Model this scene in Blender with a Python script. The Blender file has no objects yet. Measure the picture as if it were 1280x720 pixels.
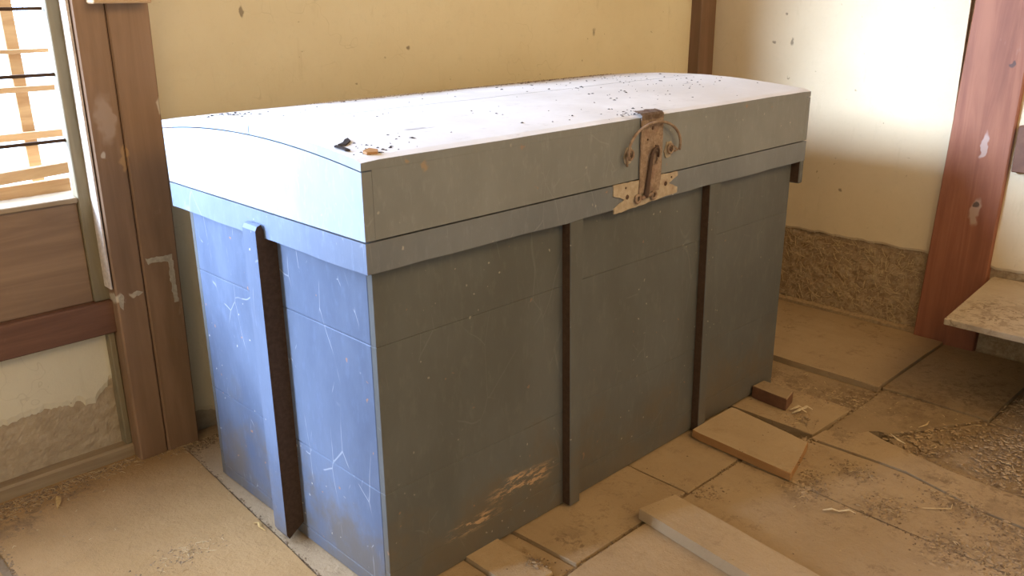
import bpy, bmesh, math, random
from mathutils import Vector, noise
random.seed(7)
scn = bpy.context.scene
COL = scn.collection

# ---------------------------------------------------------------- camera
cam = bpy.data.cameras.new('camera'); cam_o = bpy.data.objects.new('camera', cam); COL.objects.link(cam_o)
cam_o.location = (-0.8578, -1.2542, 1.2112)
cam_o.rotation_euler = (math.radians(71.528), math.radians(0.485), math.radians(-44.394))
cam.sensor_width = 36; cam.lens = 1088.64/1280*36; cam.clip_start = 0.02
scn.camera = cam_o

# ---------------------------------------------------------------- sky, sun, fill, exposure
w = bpy.data.worlds.new('overcast_sky'); scn.world = w; w.use_nodes = True
bg = w.node_tree.nodes['Background']; bg.inputs[0].default_value = (0.60, 0.79, 1.18, 1); bg.inputs[1].default_value = 13.0
sun = bpy.data.lights.new('low_hazy_sun', 'SUN'); sun.energy = 12; sun.angle = math.radians(15); sun.color = (0.58, 0.76, 1.10)
sun_o = bpy.data.objects.new('low_hazy_sun', sun); COL.objects.link(sun_o)
sun_o.rotation_euler = Vector((1, -0.27, -0.335)).to_track_quat('-Z', 'Y').to_euler()
portal = bpy.data.lights.new('window_portal', 'AREA'); portal.shape = 'RECTANGLE'; portal.size = 3.05; portal.size_y = 2.2
portal.cycles.is_portal = True
po = bpy.data.objects.new('window_portal', portal); COL.objects.link(po)
po.location = (-1.66, 1.16, 1.86); po.rotation_euler = Vector((0, -1, 0)).to_track_quat('-Z', 'Y').to_euler()
def area(name, loc, target, sx, sy, energy, color):
    l = bpy.data.lights.new(name, 'AREA'); l.shape = 'RECTANGLE'; l.size = sx; l.size_y = sy; l.energy = energy; l.color = color
    o = bpy.data.objects.new(name, l); COL.objects.link(o); o.location = loc
    o.rotation_euler = (Vector(target)-Vector(loc)).to_track_quat('-Z', 'Y').to_euler(); return o
area('warm_fill_main', (0.9, -2.3, 2.75), (0.9, 0.4, 0.5), 2.6, 1.0, 38, (1.0, 0.70, 0.35))  # added warm fill high behind the camera, not a lamp of the room
area('warm_fill_rear', (1.9, -2.9, 1.7), (1.0, 0.8, 0.4), 1.2, 1.4, 10, (1.0, 0.72, 0.38))  # second added fill, an unseen warm panel without a real source
area('warm_fill_left', (-2.3, -1.2, 2.2), (-.4, 1.0, 0.1), 0.9, 0.9, 12, (1.0, 0.68, 0.33))  # added fill to brighten the left post, wall foot and floor
scn.view_settings.view_transform = 'Standard'; scn.view_settings.look = 'None'
scn.view_settings.gamma = 1; scn.view_settings.use_curve_mapping = False
scn.view_settings.exposure = 0.35
try:
    scn.cycles.use_denoising = True; scn.cycles.max_bounces = 8; scn.cycles.diffuse_bounces = 5
except Exception: pass

# ---------------------------------------------------------------- material helpers
class NB:
    def __init__(s, name, rough=0.8, metal=0.0, spec=0.3):
        s.m = bpy.data.materials.new(name); s.m.use_nodes = True; s.t = s.m.node_tree; s.N = s.t.nodes
        s.b = s.N['Principled BSDF']; s.b.inputs['Roughness'].default_value = rough; s.b.inputs['Metallic'].default_value = metal
        s.b.inputs['Specular IOR Level'].default_value = spec
        s.tc = s.N.new('ShaderNodeTexCoord'); s.co = s.tc.outputs['Object']
    def link(s, a, b): s.t.links.new(a, b)
    def setin(s, sock, v):
        if hasattr(v, 'is_linked') or isinstance(v, bpy.types.NodeSocket): s.link(v, sock)
        elif isinstance(v, (tuple, list)) and len(v) == 3 and sock.type == 'RGBA': sock.default_value = (*v, 1)
        else: sock.default_value = v
    def mapping(s, scale=(1,1,1), rot=(0,0,0), loc=(0,0,0), src=None):
        n = s.N.new('ShaderNodeMapping'); s.link(src or s.co, n.inputs[0])
        n.inputs['Scale'].default_value = scale; n.inputs['Rotation'].default_value = rot; n.inputs['Location'].default_value = loc
        return n.outputs[0]
    def noise(s, scale=5, detail=4, rough=0.55, src=None, dist=0):
        n = s.N.new('ShaderNodeTexNoise'); s.link(src or s.co, n.inputs['Vector'])
        n.inputs['Scale'].default_value = scale; n.inputs['Detail'].default_value = detail
        n.inputs['Roughness'].default_value = rough; n.inputs['Distortion'].default_value = dist
        return n.outputs[0]
    def voronoi(s, scale=5, feature='F1', src=None, out=0):
        n = s.N.new('ShaderNodeTexVoronoi'); n.feature = feature; s.link(src or s.co, n.inputs['Vector']); n.inputs['Scale'].default_value = scale
        return n.outputs[out]
    def rng(s, v, a, b, c=0.0, d=1.0, smooth=True):
        n = s.N.new('ShaderNodeMapRange'); n.interpolation_type = 'SMOOTHSTEP' if smooth else 'LINEAR'
        s.setin(n.inputs[0], v)
        for i, x in enumerate((a, b, c, d)): n.inputs[i+1].default_value = x
        return n.outputs[0]
    def math(s, op, a, b=0.0):
        n = s.N.new('ShaderNodeMath'); n.operation = op; s.setin(n.inputs[0], a); s.setin(n.inputs[1], b); return n.outputs[0]
    def mul(s, a, b): return s.math('MULTIPLY', a, b)
    def mx(s, a, b): return s.math('MAXIMUM', a, b)
    def mix(s, f, a, b):
        n = s.N.new('ShaderNodeMix'); n.data_type = 'RGBA'; s.setin(n.inputs[0], f); s.setin(n.inputs[6], a); s.setin(n.inputs[7], b); return n.outputs[2]
    def sep(s, src=None):
        n = s.N.new('ShaderNodeSeparateXYZ'); s.link(src or s.co, n.inputs[0]); return n.outputs
    def spot(s, c, r, src=None, soft=0.6, scale=(1,1,1)):
        m = s.N.new('ShaderNodeVectorMath'); m.operation = 'SUBTRACT'; s.link(src or s.co, m.inputs[0]); m.inputs[1].default_value = c
        k = s.N.new('ShaderNodeVectorMath'); k.operation = 'MULTIPLY'; s.link(m.outputs[0], k.inputs[0]); k.inputs[1].default_value = scale
        l = s.N.new('ShaderNodeVectorMath'); l.operation = 'LENGTH'; s.link(k.outputs[0], l.inputs[0])
        return s.rng(l.outputs['Value'], r*soft, r, 1, 0)
    def warp(s, amt, scale, src=None):
        n = s.N.new('ShaderNodeTexNoise'); s.link(src or s.co, n.inputs['Vector']); n.inputs['Scale'].default_value = scale
        a = s.N.new('ShaderNodeVectorMath'); a.operation = 'SUBTRACT'; s.link(n.outputs['Color'], a.inputs[0]); a.inputs[1].default_value = (.5,.5,.5)
        b = s.N.new('ShaderNodeVectorMath'); b.operation = 'SCALE'; s.link(a.outputs[0], b.inputs[0]); b.inputs['Scale'].default_value = amt
        c = s.N.new('ShaderNodeVectorMath'); c.operation = 'ADD'; s.link(src or s.co, c.inputs[0]); s.link(b.outputs[0], c.inputs[1])
        return c.outputs[0]
    def world(s):
        g = s.N.new('ShaderNodeNewGeometry'); return g.outputs['Position']
    def rnd(s):
        g = s.N.new('ShaderNodeObjectInfo'); return g.outputs['Random']
    def color(s, v): s.setin(s.b.inputs['Base Color'], v)
    def bump(s, h, strength=0.3, dist=0.002):
        n = s.N.new('ShaderNodeBump'); n.inputs['Strength'].default_value = strength; n.inputs['Distance'].default_value = dist
        s.setin(n.inputs['Height'], h); s.link(n.outputs[0], s.b.inputs['Normal'])

def scratches(k, scale, mp, lo=0.012, region=0.55):
    """thin wandering line scratches, only in patches"""
    c = k.warp(0.06, 6, mp)
    e = k.voronoi(scale, 'DISTANCE_TO_EDGE', c)
    line = k.rng(e, 0.0, lo, 1, 0)
    patch = k.rng(k.noise(scale*0.7, 3, 0.6, mp), region, region+0.06)
    return k.mul(line, patch)

def mat_paint(name, base, alt, dirt=True, wear=1.0, dust=0.0, scr=1.0):
    k = NB(name, 0.5, spec=0.4)
    c = k.world()
    st = k.noise(3.5, 5, 0.65, k.mapping((1, 1, 0.5), src=c))
    col = k.mix(k.rng(st, 0.35, 0.68), base, alt)
    fine = k.noise(60, 4, 0.7, k.mapping((1, 1, 0.35), src=c))
    col = k.mix(k.mul(k.rng(fine, 0.5, 0.72), 0.25), col, tuple(min(1, x*1.9) for x in base))
    if dust > 0: col = k.mix(k.mul(k.rng(k.noise(2.2, 6, 0.6, c), 0.25, 0.7), dust), col, (0.55, 0.56, 0.56))
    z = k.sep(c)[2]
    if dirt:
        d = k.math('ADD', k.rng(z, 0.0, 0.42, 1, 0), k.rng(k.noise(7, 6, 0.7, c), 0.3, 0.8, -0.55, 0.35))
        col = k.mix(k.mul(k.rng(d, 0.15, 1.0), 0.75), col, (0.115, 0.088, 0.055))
    sc = scratches(k, 9, k.mapping((1, 1, 0.45), (0, 0.25, 0.1), src=c), 0.011, 0.56)
    sc2 = scratches(k, 22, k.mapping((1, 1, 0.35), (0.2, 0.1, 0), src=c), 0.022, 0.6)
    col = k.mix(k.mul(k.mx(sc, sc2), 0.4*scr), col, (0.55, 0.56, 0.55))
    v = k.voronoi(34, src=k.warp(0.02, 40, c)); n = k.noise(4, 2, src=c)
    sp = k.mul(k.rng(v, 0.05, 0.12, 1, 0), k.rng(n, 0.5, 0.6))
    col = k.mix(k.mul(sp, 0.8*wear), col, (0.50, 0.46, 0.38))
    v2 = k.voronoi(15, src=k.warp(0.03, 50, k.mapping((1, 1, 1), loc=(3, 1, 2), src=c)))
    col = k.mix(k.mul(k.rng(v2, 0.035, 0.07, 1, 0), 0.8*wear), col, (0.33, 0.17, 0.09))
    k.color(col); k.bump(k.math('ADD', k.mul(fine, 0.5), k.mul(st, 1.0)), 0.22, 0.003)
    return k, col, c
M = {}
# body paint, with the worn patch of bare wood low on the front
k, col, c = mat_paint('lit_blue_paint', (0.072, 0.093, 0.14), (0.108, 0.135, 0.19), scr=.9); M['lit_paint'] = k.m  # bluer copy of the body paint, cool window light mixed into the colour
k, col, c = mat_paint('blue_grey_paint', (0.082, 0.082, 0.074), (0.105, 0.108, 0.102), wear=0.6, scr=.15)  # same paint, darkened and warmed for the shaded front
wc = k.warp(0.05, 12, c)
reg = k.mx(k.spot((0.42, 0.03, 0.125), 0.13, wc, 0.3, (0.95, 1, 3.6)), k.spot((0.27, 0.03, 0.085), 0.09, wc, 0.2, (0.9, 1, 3.5)))
stre = k.rng(k.noise(60, 5, 0.8, k.mapping((0.35, 1, 1.7), (0, -0.15, 0), src=c)), 0.49, 0.57)
col = k.mix(k.mul(reg, stre), col, (0.42, 0.27, 0.15))
k.color(col); M['paint'] = k.m
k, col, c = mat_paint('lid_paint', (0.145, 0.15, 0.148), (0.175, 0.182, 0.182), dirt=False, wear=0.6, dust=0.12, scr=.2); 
col = k.mix(k.mul(k.mx(k.spot((0.14,0,0.918), 0.012, k.warp(0.03,60,c), 0.3), k.spot((0.10,0,0.93), 0.007, k.warp(0.02,60,c), 0.5)), 0.8), col, (0.30,0.21,0.13))
k.color(col); M['lid_paint'] = k.m
k, col, c = mat_paint('trim_paint', (0.118, 0.128, 0.142), (0.148, 0.16, 0.175), dirt=False, wear=0.9, dust=0.08, scr=.3); M['trim_paint'] = k.m
k, col, c = mat_paint('lit_trim_paint', (0.115, 0.145, 0.205), (0.15, 0.185, 0.25), dirt=False, wear=0.9, dust=0.08, scr=.5); M['lit_trim'] = k.m  # skirt paint lightened and blued to carry the light on the end
k, col, c = mat_paint('batten_paint', (0.10, 0.118, 0.145), (0.13, 0.152, 0.185), dirt=True, wear=1.0, scr=.3); M['batten_paint'] = k.m
k, col, c = mat_paint('lit_lid_paint', (0.25, 0.30, 0.36), (0.33, 0.38, 0.44), dirt=False, wear=0.5, dust=0.3, scr=.3); M['lit_lid'] = k.m  # dustier, paler lid paint with the window light put into its colour
# dusty lid top
k = NB('dusty_lid_top', 0.75); c = k.world()
n1 = k.noise(3, 6, 0.65, c); n2 = k.noise(45, 4, 0.7, k.mapping((0.4, 1, 1), src=c))
col = k.mix(k.rng(n1, 0.3, 0.7), (0.68, 0.66, 0.62), (0.58, 0.55, 0.50))
col = k.mix(k.mul(k.rng(k.math('ADD', k.sep(c)[0], k.mul(n1, .5)), 0.8, 1.6), 0.5), col, (0.46, 0.40, 0.33))
xyz = k.sep(c)
back = k.mul(k.rng(k.math('ADD', xyz[1], k.mul(n1, 0.35)), 0.68, 0.92), k.rng(xyz[0], 0.1, 0.7))
col = k.mix(k.mul(back, 0.8), col, (0.27, 0.19, 0.10))
col = k.mix(k.mul(k.rng(n2, 0.58, 0.75), 0.35), col, (0.30, 0.27, 0.23))
ln = k.rng(k.noise(30, 3, 0.6, k.mapping((0.16, 1, 1), src=c)), 0.66, 0.70)
col = k.mix(k.mul(k.mul(ln, k.rng(k.noise(2.5, 2, src=c), 0.5, 0.6)), 0.7), col, (0.16, 0.15, 0.14))
k.color(col); k.bump(n2, 0.3, 0.002); M['lid_top'] = k.m
# plaster
def plaster(name, a, b, spots=(), spec=1.0):
    k = NB(name, 0.92, spec=0.1); c = k.world()
    n = k.noise(1.8, 6, 0.6, c); f = k.noise(38, 6, 0.75, c)
    col = k.mix(k.rng(n, 0.3, 0.7), a, b)
    col = k.mix(k.mul(k.rng(f, 0.52, 0.75), 0.25), col, tuple(x*0.72 for x in a))
    st = k.rng(k.noise(16, 5, 0.7, k.mapping((1, 1, 0.22), src=c)), 0.6, 0.78)
    col = k.mix(k.mul(st, 0.22), col, (0.33, 0.23, 0.12))
    v = k.voronoi(20, src=k.warp(0.05, 30, c))
    sp = k.mul(k.rng(v, 0.03, 0.09, 1, 0), k.rng(k.noise(3, 3, src=c), 0.48, 0.56))
    col = k.mix(k.mul(sp, 0.65), col, (0.20, 0.14, 0.08))
    cr = k.mul(k.rng(k.voronoi(5, 'DISTANCE_TO_EDGE', k.warp(0.25, 9, c)), 0, 0.008, 1, 0), k.rng(k.noise(2.4, 3, src=c), 0.55, 0.62))
    col = k.mix(k.mul(cr, 0.2), col, (0.25, 0.18, 0.10))
    w = k.warp(0.02, 55, c)
    for ctr, r, sc in spots: col = k.mix(k.mul(k.spot(ctr, r, w, 0.5, sc), 0.85), col, (0.22, 0.17, 0.11))
    k.color(col); k.bump(k.math('ADD', f, k.mul(n, 2)), 0.28, 0.004); return k.m
M['plaster_back'] = plaster('cream_plaster_back', (0.66, 0.56, 0.36), (0.60, 0.49, 0.30),
    [((1.70, .87, 1.085), .02, (1.6, .2, .8)), ((0.89, .98, 1.062), .011, (1, .2, 1)), ((0.70, 1.0, .965), .006, (1, .2, 1)), ((0.36, 1.05, 1.18), .012, (1.5, .2, .6)), ((1.0, .95, 1.08), .006, (1, .2, 1))])
M['plaster_right'] = plaster('cream_plaster_right', (0.64, 0.52, 0.34), (0.58, 0.46, 0.29),
    [((2.36, .223, .496), .009, (.2, 1, 1)), ((2.36, .48, 1.04), .011, (.2, 1.3, .55)), ((2.36, .555, 1.037), .009, (.2, .8, 1.2)), ((2.36, .514, 1.142), .007, (.2, 1, 1))])
M['plaster_left'] = plaster('pale_plaster', (0.66, 0.60, 0.44), (0.60, 0.53, 0.37))
# mud wall with straw
k = NB('straw_mud', 0.95, spec=0.05); c = k.world()
n = k.noise(30, 6, 0.75, c); b2 = k.noise(6, 4, 0.6, c)
col = k.mix(k.rng(n, 0.35, 0.7), (0.27, 0.18, 0.10), (0.46, 0.34, 0.20)); col = k.mix(k.mul(k.rng(b2, .4, .7), .5), col, (0.29, 0.20, 0.115))
fib = k.rng(k.noise(70, 3, 0.6, k.mapping((1, 0.35, 1), (0.6, 0.4, 0.2), src=c)), 0.60, 0.68)
col = k.mix(k.mul(fib, 0.5), col, (0.45, 0.35, 0.21)); k.color(col); k.bump(n, 0.8, 0.006); M['mud'] = k.m
# pale mud used on the left infill
k = NB('pale_mud', 0.95, spec=0.05); c = k.world()
n = k.noise(26, 6, 0.75, c); col = k.mix(k.rng(n, 0.3, 0.72), (0.34, 0.26, 0.165), (0.44, 0.35, 0.23)); k.color(col); k.bump(n, 0.6, 0.004); M['pale_mud'] = k.m
# timbers
def timber(name, a, b, grain=(1, 1, 0.07), pale=0.4, pale_col=(0.50, 0.38, 0.27), rough=0.6, extra=()):
    k = NB(name, rough, spec=0.35); c = k.world()
    off = k.N.new('ShaderNodeVectorMath'); off.operation = 'ADD'; k.link(c, off.inputs[0]); k.setin(off.inputs[1], k.rnd()); c2 = off.outputs[0]
    g = k.noise(22, 6, 0.65, k.mapping(grain, src=c2), 0.8); l = k.noise(5, 4, 0.6, k.mapping(tuple(0.3+0.7*x for x in grain), src=c2))
    col = k.mix(k.rng(g, 0.3, 0.72), a, b); col = k.mix(k.mul(k.rng(l, 0.45, 0.75), 0.5), col, tuple(x*0.6 for x in a))
    wsp = k.rng(k.noise(9, 6, 0.72, k.mapping((1, 1, 0.4), src=c)), 0.62, 0.72)
    col = k.mix(k.mul(wsp, pale), col, pale_col)
    w = k.warp(0.06, 22, c)
    for ctr, r, sc, cc in extra: col = k.mix(k.mul(k.spot(ctr, r, w, 0.6, sc), 0.85), col, cc)
    k.color(col); k.bump(g, 0.35, 0.002); return k.m
pc = (0.45, 0.36, 0.27)
M['post_left'] = timber('brown_post_wood', (0.20, 0.115, 0.058), (0.265, 0.155, 0.085), pale=0.25,
    extra=[((-0.055, 1.0, .93), .045, (1.6, .2, .6), (0.33, 0.235, 0.17)), ((-0.028, 1.0, .83), .022, (1.5, .2, .6), (0.38, 0.22, 0.09)), ((-0.075, 1.0, .85), .012, (1, .2, 1), (0.5, 0.42, 0.33)), ((0.08, 1.0, .96), .012, (1, .2, .5), (0.5, 0.42, 0.30)), ((-0.092, 1, .47), .012, (1, .2, .6), (0.5, 0.42, 0.30)), ((-0.05, 1, .48), .012, (.6, .2, 1.4), (0.5, 0.42, 0.30))])
M['post_right'] = timber('red_post_wood', (0.22, 0.075, 0.037), (0.31, 0.12, 0.06), pale=0.22, pale_col=(0.42, 0.27, 0.20),
    extra=[((2.33, -.275, .50), .03, (.2, 1.4, .55), (0.40, 0.27, 0.19)), ((2.33, -.272, .525), .012, (.2, 1, .8), (0.05, 0.03, 0.02)), ((2.33, -.27, .72), .022, (.2, 1.8, .4), (0.42, 0.30, 0.24)), ((2.33, -.31, 1.0), .012, (.2, 1, 1), (0.07, 0.04, 0.03))])
M['corner_wood'] = timber('dark_corner_wood', (0.15, 0.085, 0.045), (0.21, 0.12, 0.07), pale=0.1)
M['rail_wood'] = timber('dark_rail_wood', (0.115, 0.05, 0.026), (0.17, 0.08, 0.042), grain=(0.07, 1, 1), pale=0.15)
M['panel_wood'] = timber('panel_wood', (0.20, 0.12, 0.065), (0.28, 0.175, 0.095), grain=(0.07, 1, 1), pale=0.12, pale_col=(0.4, 0.3, 0.2))
M['stile_wood'] = timber('greenish_stile_wood', (0.17, 0.135, 0.075), (0.24, 0.19, 0.11), pale=0.1)
M['slat_wood'] = timber('raw_slat_wood', (0.45, 0.27, 0.13), (0.62, 0.42, 0.23), grain=(0.1, 1, 1), pale=0.1)
M['sill_wood'] = timber('dusty_sill_wood', (0.26, 0.18, 0.10), (0.35, 0.26, 0.15), grain=(0.07, 1, 1), pale=0.3, pale_col=(0.42, 0.34, 0.22))
M['ceiling_wood'] = timber('ceiling_wood', (0.30, 0.19, 0.11), (0.36, 0.24, 0.14), grain=(1, 0.07, 1), pale=0.0)
# dusty floor boards
DIRT = [(1.62, 0.02, 0.14), (1.66, -0.16, 0.12), (1.75, -0.36, 0.17), (1.95, -0.5, 0.2), (1.62, -0.62, 0.16), (1.47, -0.5, 0.07), (1.42, -0.83, 0.17), (1.26, -0.7, 0.1), (1.12, -0.55, 0.07), (1.2, -0.86, 0.13), (1.05, -0.72, 0.08), (1.23, -0.42, 0.07), (1.05, -0.37, 0.08), (0.47, -0.09, 0.05), (1.34, -0.6, 0.05), (1.39, -0.3, 0.06), (0.02, 1.0, 0.07), (-0.28, 1.0, 0.1), (-0.45, 0.95, 0.1)]
def dusty(name, a, b, dark=(0.16, 0.10, 0.055), amt=0.55):
    k = NB(name, 0.95, spec=0.08); c = k.world()
    off = k.N.new('ShaderNodeVectorMath'); off.operation = 'ADD'; k.link(c, off.inputs[0]); k.setin(off.inputs[1], k.rnd()); c2 = off.outputs[0]
    n = k.noise(4, 6, 0.65, c2); f = k.noise(75, 5, 0.75, c2); g = k.noise(26, 4, 0.6, k.mapping((1, 0.12, 1), src=c2))
    col = k.mix(k.rng(n, 0.3, 0.7), a, b)
    col = k.mix(k.mul(k.rng(g, 0.5, 0.75), 0.10), col, dark)
    p = k.mul(k.rng(k.noise(24, 9, 0.8, c, 0.4), 0.50, 0.62), k.rng(k.noise(5, 4, 0.6, c), 0.42, 0.62)); col = k.mix(k.mul(p, amt), col, dark)
    col = k.mix(k.mul(k.rng(f, 0.55, 0.75), 0.35), col, tuple(x*0.6 for x in a))
    wc = k.warp(0.14, 9, c); reg = None      # dirt trodden into the boards
    for x, y, r in DIRT:
        q = k.spot((x, y, 0), r*1.25, wc, 0.25, (1, 1, .2)); reg = q if reg is None else k.mx(reg, q)
    bl = k.mx(k.rng(k.noise(48, 5, 0.7, c, 0.6), 0.52, 0.60), k.mul(k.rng(k.noise(18, 6, 0.75, c), 0.46, 0.60), 0.7))
    col = k.mix(k.mul(k.mul(reg, bl), 0.75), col, (0.15, 0.098, 0.056))
    k.color(col); k.bump(k.math('ADD', f, k.math('ADD', k.mul(g, 0.3), k.mul(k.noise(20, 6, .7, c), 1.6))), 0.6, 0.005); return k.m
M['floor_dust'] = dusty('dusty_floor_boards', (0.36, 0.255, 0.145), (0.31, 0.215, 0.12))
M['floor_clean'] = dusty('paler_dusty_boards', (0.40, 0.29, 0.17), (0.36, 0.255, 0.145), amt=0.25)
M['floor_left'] = dusty('ochre_dusty_boards', (0.36, 0.22, 0.095), (0.31, 0.185, 0.075), amt=0.2)
M['floor_dark'] = dusty('dirty_floor_boards', (0.30, 0.21, 0.12), (0.24, 0.165, 0.09), amt=0.75)
M['earth'] = dusty('dark_earth', (0.05, 0.035, 0.02), (0.035, 0.025, 0.015), dark=(0.02, 0.012, 0.008))
M['bench_top'] = dusty('dusty_bench_top', (0.42, 0.33, 0.22), (0.38, 0.29, 0.19), amt=0.4)
M['loose_edge'] = timber('orange_cut_wood', (0.30, 0.15, 0.05), (0.38, 0.20, 0.08), grain=(1, 0.1, 1), pale=0.05)
k = NB('rusty_iron', 0.85, 0.15); c = k.world(); n = k.noise(70, 5, 0.75, c); n2 = k.noise(18, 4, 0.6, c)
col = k.mix(k.rng(n, 0.35, 0.7), (0.20, 0.135, 0.095), (0.34, 0.25, 0.185)); col = k.mix(k.mul(k.rng(n2, .5, .7), .5), col, (0.25, 0.14, 0.11)); k.color(col); k.bump(n, 0.7, 0.002); M['rust'] = k.m
k = NB('rusty_plate', 0.85, 0.1); c = k.world(); n = k.noise(60, 5, 0.75, c); n2 = k.noise(14, 4, 0.6, c)
col = k.mix(k.rng(n, 0.35, 0.7), (0.34, 0.27, 0.195), (0.44, 0.365, 0.275)); col = k.mix(k.mul(k.rng(n2, .55, .7), .7), col, (0.25, 0.14, 0.09)); k.color(col); k.bump(n, 0.6, 0.002); M['rust_plate'] = k.m
k = NB('dark_iron', 0.7, 0.2); k.color((0.09, 0.055, 0.04)); M['dark_iron'] = k.m
def flat(name, cc, rough=0.9):
    k = NB(name, rough, spec=0.1); n = k.noise(90, 3, 0.6, k.world()); k.color(k.mix(k.rng(n, .3, .7), tuple(x*0.75 for x in cc), cc)); return k.m
M['chip_dark'] = flat('dark_debris', (0.17, 0.11, 0.062)); M['chip_mid'] = flat('brown_debris', (0.25, 0.17, 0.098))
M['straw'] = flat('pale_straw', (0.52, 0.38, 0.20)); M['leaf'] = flat('dry_leaf', (0.50, 0.32, 0.12)); M['shaving'] = flat('pale_shaving', (0.62, 0.50, 0.32))
M['lump'] = flat('dust_lump', (0.36, 0.25, 0.14)); M['paper'] = flat('paper_residue', (0.46, 0.39, 0.29))
M['chip_black'] = flat('black_flake', (0.05, 0.04, 0.035)); M['lit_side'] = flat('lit_post_side', (0.62, 0.52, 0.42))
M['dark_wood_shade'] = flat('dark_wood_and_shade', (0.075, 0.045, 0.028)); M['ground'] = flat('outdoor_ground', (0.45, 0.42, 0.36))  # first: dark wood parts, also the painted shade on batten sides

# ---------------------------------------------------------------- mesh helpers
def link(name, me, mat=None, parent=None, loc=(0,0,0)):
    o = bpy.data.objects.new(name, me); COL.objects.link(o); o.location = loc
    if mat: me.materials.append(M[mat])
    if parent:
        o.parent = parent; 
    return o
def from_bm(name, bm, mat, parent=None, bevel=0, seg=2, base=None, smooth=False):
    """mesh given in world coordinates; the origin goes to the base centre, children stay put under parents"""
    if bevel:
        bmesh.ops.bevel(bm, geom=list(bm.edges), offset=bevel, segments=seg, affect='EDGES', profile=0.6)
    bmesh.ops.recalc_face_normals(bm, faces=bm.faces)
    if base is None:
        xs = [v.co.x for v in bm.verts]; ys = [v.co.y for v in bm.verts]; zs = [v.co.z for v in bm.verts]
        base = Vector(((min(xs)+max(xs))/2, (min(ys)+max(ys))/2, min(zs)))
    base = Vector(base)
    for v in bm.verts: v.co -= base
    me = bpy.data.meshes.new(name); bm.to_mesh(me); bm.free()
    if smooth:
        for p in me.polygons: p.use_smooth = True
    pw = Vector((0,0,0)); p = parent
    while p: pw += p.location; p = p.parent
    return link(name, me, mat, parent, base-pw)
def box(name, x0, x1, y0, y1, z0, z1, mat, parent=None, bevel=0.002, wob=0.0, seg=1):
    bm = bmesh.new(); bmesh.ops.create_cube(bm, size=1)
    for v in bm.verts: v.co = Vector((x0 if v.co.x < 0 else x1, y0 if v.co.y < 0 else y1, z0 if v.co.z < 0 else z1))
    if wob:
        for v in bm.verts: v.co += Vector([random.uniform(-wob, wob) for _ in range(3)])
    return from_bm(name, bm, mat, parent, bevel, seg)
def hexa(name, bot, top, mat, parent=None, bevel=0.002):
    """prism between two quads (lists of xyz)"""
    bm = bmesh.new(); a = [bm.verts.new(p) for p in bot]; b = [bm.verts.new(p) for p in top]; n = len(a)
    bm.faces.new(a[::-1]); bm.faces.new(b)
    for i in range(n): bm.faces.new((a[i], a[(i+1)%n], b[(i+1)%n], b[i]))
    return from_bm(name, bm, mat, parent, bevel, 1)
def prism_xy(name, poly, z0, z1, mat, parent=None, bevel=0.0015, jit=0.0):
    pts = []
    n = len(poly)
    for i in range(n):
        a = Vector(poly[i]); b = Vector(poly[(i+1)%n]); L = (b-a).length; s = max(1, int(L/0.06)) if jit else 1
        for j in range(s):
            p = a.lerp(b, j/s)
            if jit and j: p += Vector((random.uniform(-jit, jit), random.uniform(-jit, jit)))
            pts.append(p)
    zt = z1 if callable(z1) else (lambda x, y: z1)
    return hexa(name, [(p.x, p.y, z0) for p in pts], [(p.x, p.y, zt(p.x, p.y)) for p in pts], mat, parent, bevel)
def tube(name, pts, r, mat, parent=None, seg=8, closed=False):
    bm = bmesh.new(); rings = []; n = len(pts); pts = [Vector(p) for p in pts]; rr = r if isinstance(r, (list, tuple)) else [r]*n
    up = None
    for i, p in enumerate(pts):
        if closed: t = (pts[(i+1)%n]-pts[i-1]).normalized()
        else: t = (pts[min(i+1, n-1)]-pts[max(i-1, 0)]).normalized()
        if up is None: up = t.orthogonal().normalized()
        up = (up - t*up.dot(t)).normalized(); s = t.cross(up)
        rings.append([bm.verts.new(p+(up*math.cos(2*math.pi*j/seg)+s*math.sin(2*math.pi*j/seg))*rr[i]) for j in range(seg)])
    for i in range(n if closed else n-1):
        A, B = rings[i], rings[(i+1)%n]
        for j in range(seg): bm.faces.new((A[j], A[(j+1)%seg], B[(j+1)%seg], B[j]))
    if not closed: bm.faces.new(rings[0][::-1]); bm.faces.new(rings[-1])
    return from_bm(name, bm, mat, parent, smooth=True)
def empty(name, loc, label, cat, group=None, parent=None):
    o = bpy.data.objects.new(name, None); COL.objects.link(o); o.location = loc; o.empty_display_size = 0.05
    tag(o, label, cat, group); return o
def tag(o, label=None, cat=None, group=None, kind=None):
    if label: o['label'] = label
    if cat: o['category'] = cat
    if group: o['group'] = group
    if kind: o['kind'] = kind
    return o
def struct(o, label=None): o['kind'] = 'structure'; 
def fbm(x, y=0.0, z=0.0): return noise.fractal(Vector((x, y, z)), 0.8, 2.1, 5)
def sheet(name, P, nu, nv, mat, parent, thick):
    """P(u,v)->(outer point, normal offset dir) grid sheet with thickness closed on its rim"""
    bm = bmesh.new(); F = [[None]*(nv+1) for _ in range(nu+1)]; B = [[None]*(nv+1) for _ in range(nu+1)]
    for i in range(nu+1):
        for j in range(nv+1):
            p, d = P(i/nu, j/nv); F[i][j] = bm.verts.new(p); 
            if i in (0, nu) or j in (0, nv): B[i][j] = bm.verts.new(Vector(p)-Vector(d)*thick)
    for i in range(nu):
        for j in range(nv): bm.faces.new((F[i][j], F[i+1][j], F[i+1][j+1], F[i][j+1]))
        for j in (0, nv): bm.faces.new((F[i][j], F[i+1][j], B[i+1][j], B[i][j]))
    for j in range(nv):
        for i in (0, nu): bm.faces.new((F[i][j], F[i][j+1], B[i][j+1], B[i][j]))
    return from_bm(name, bm, mat, parent)

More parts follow.
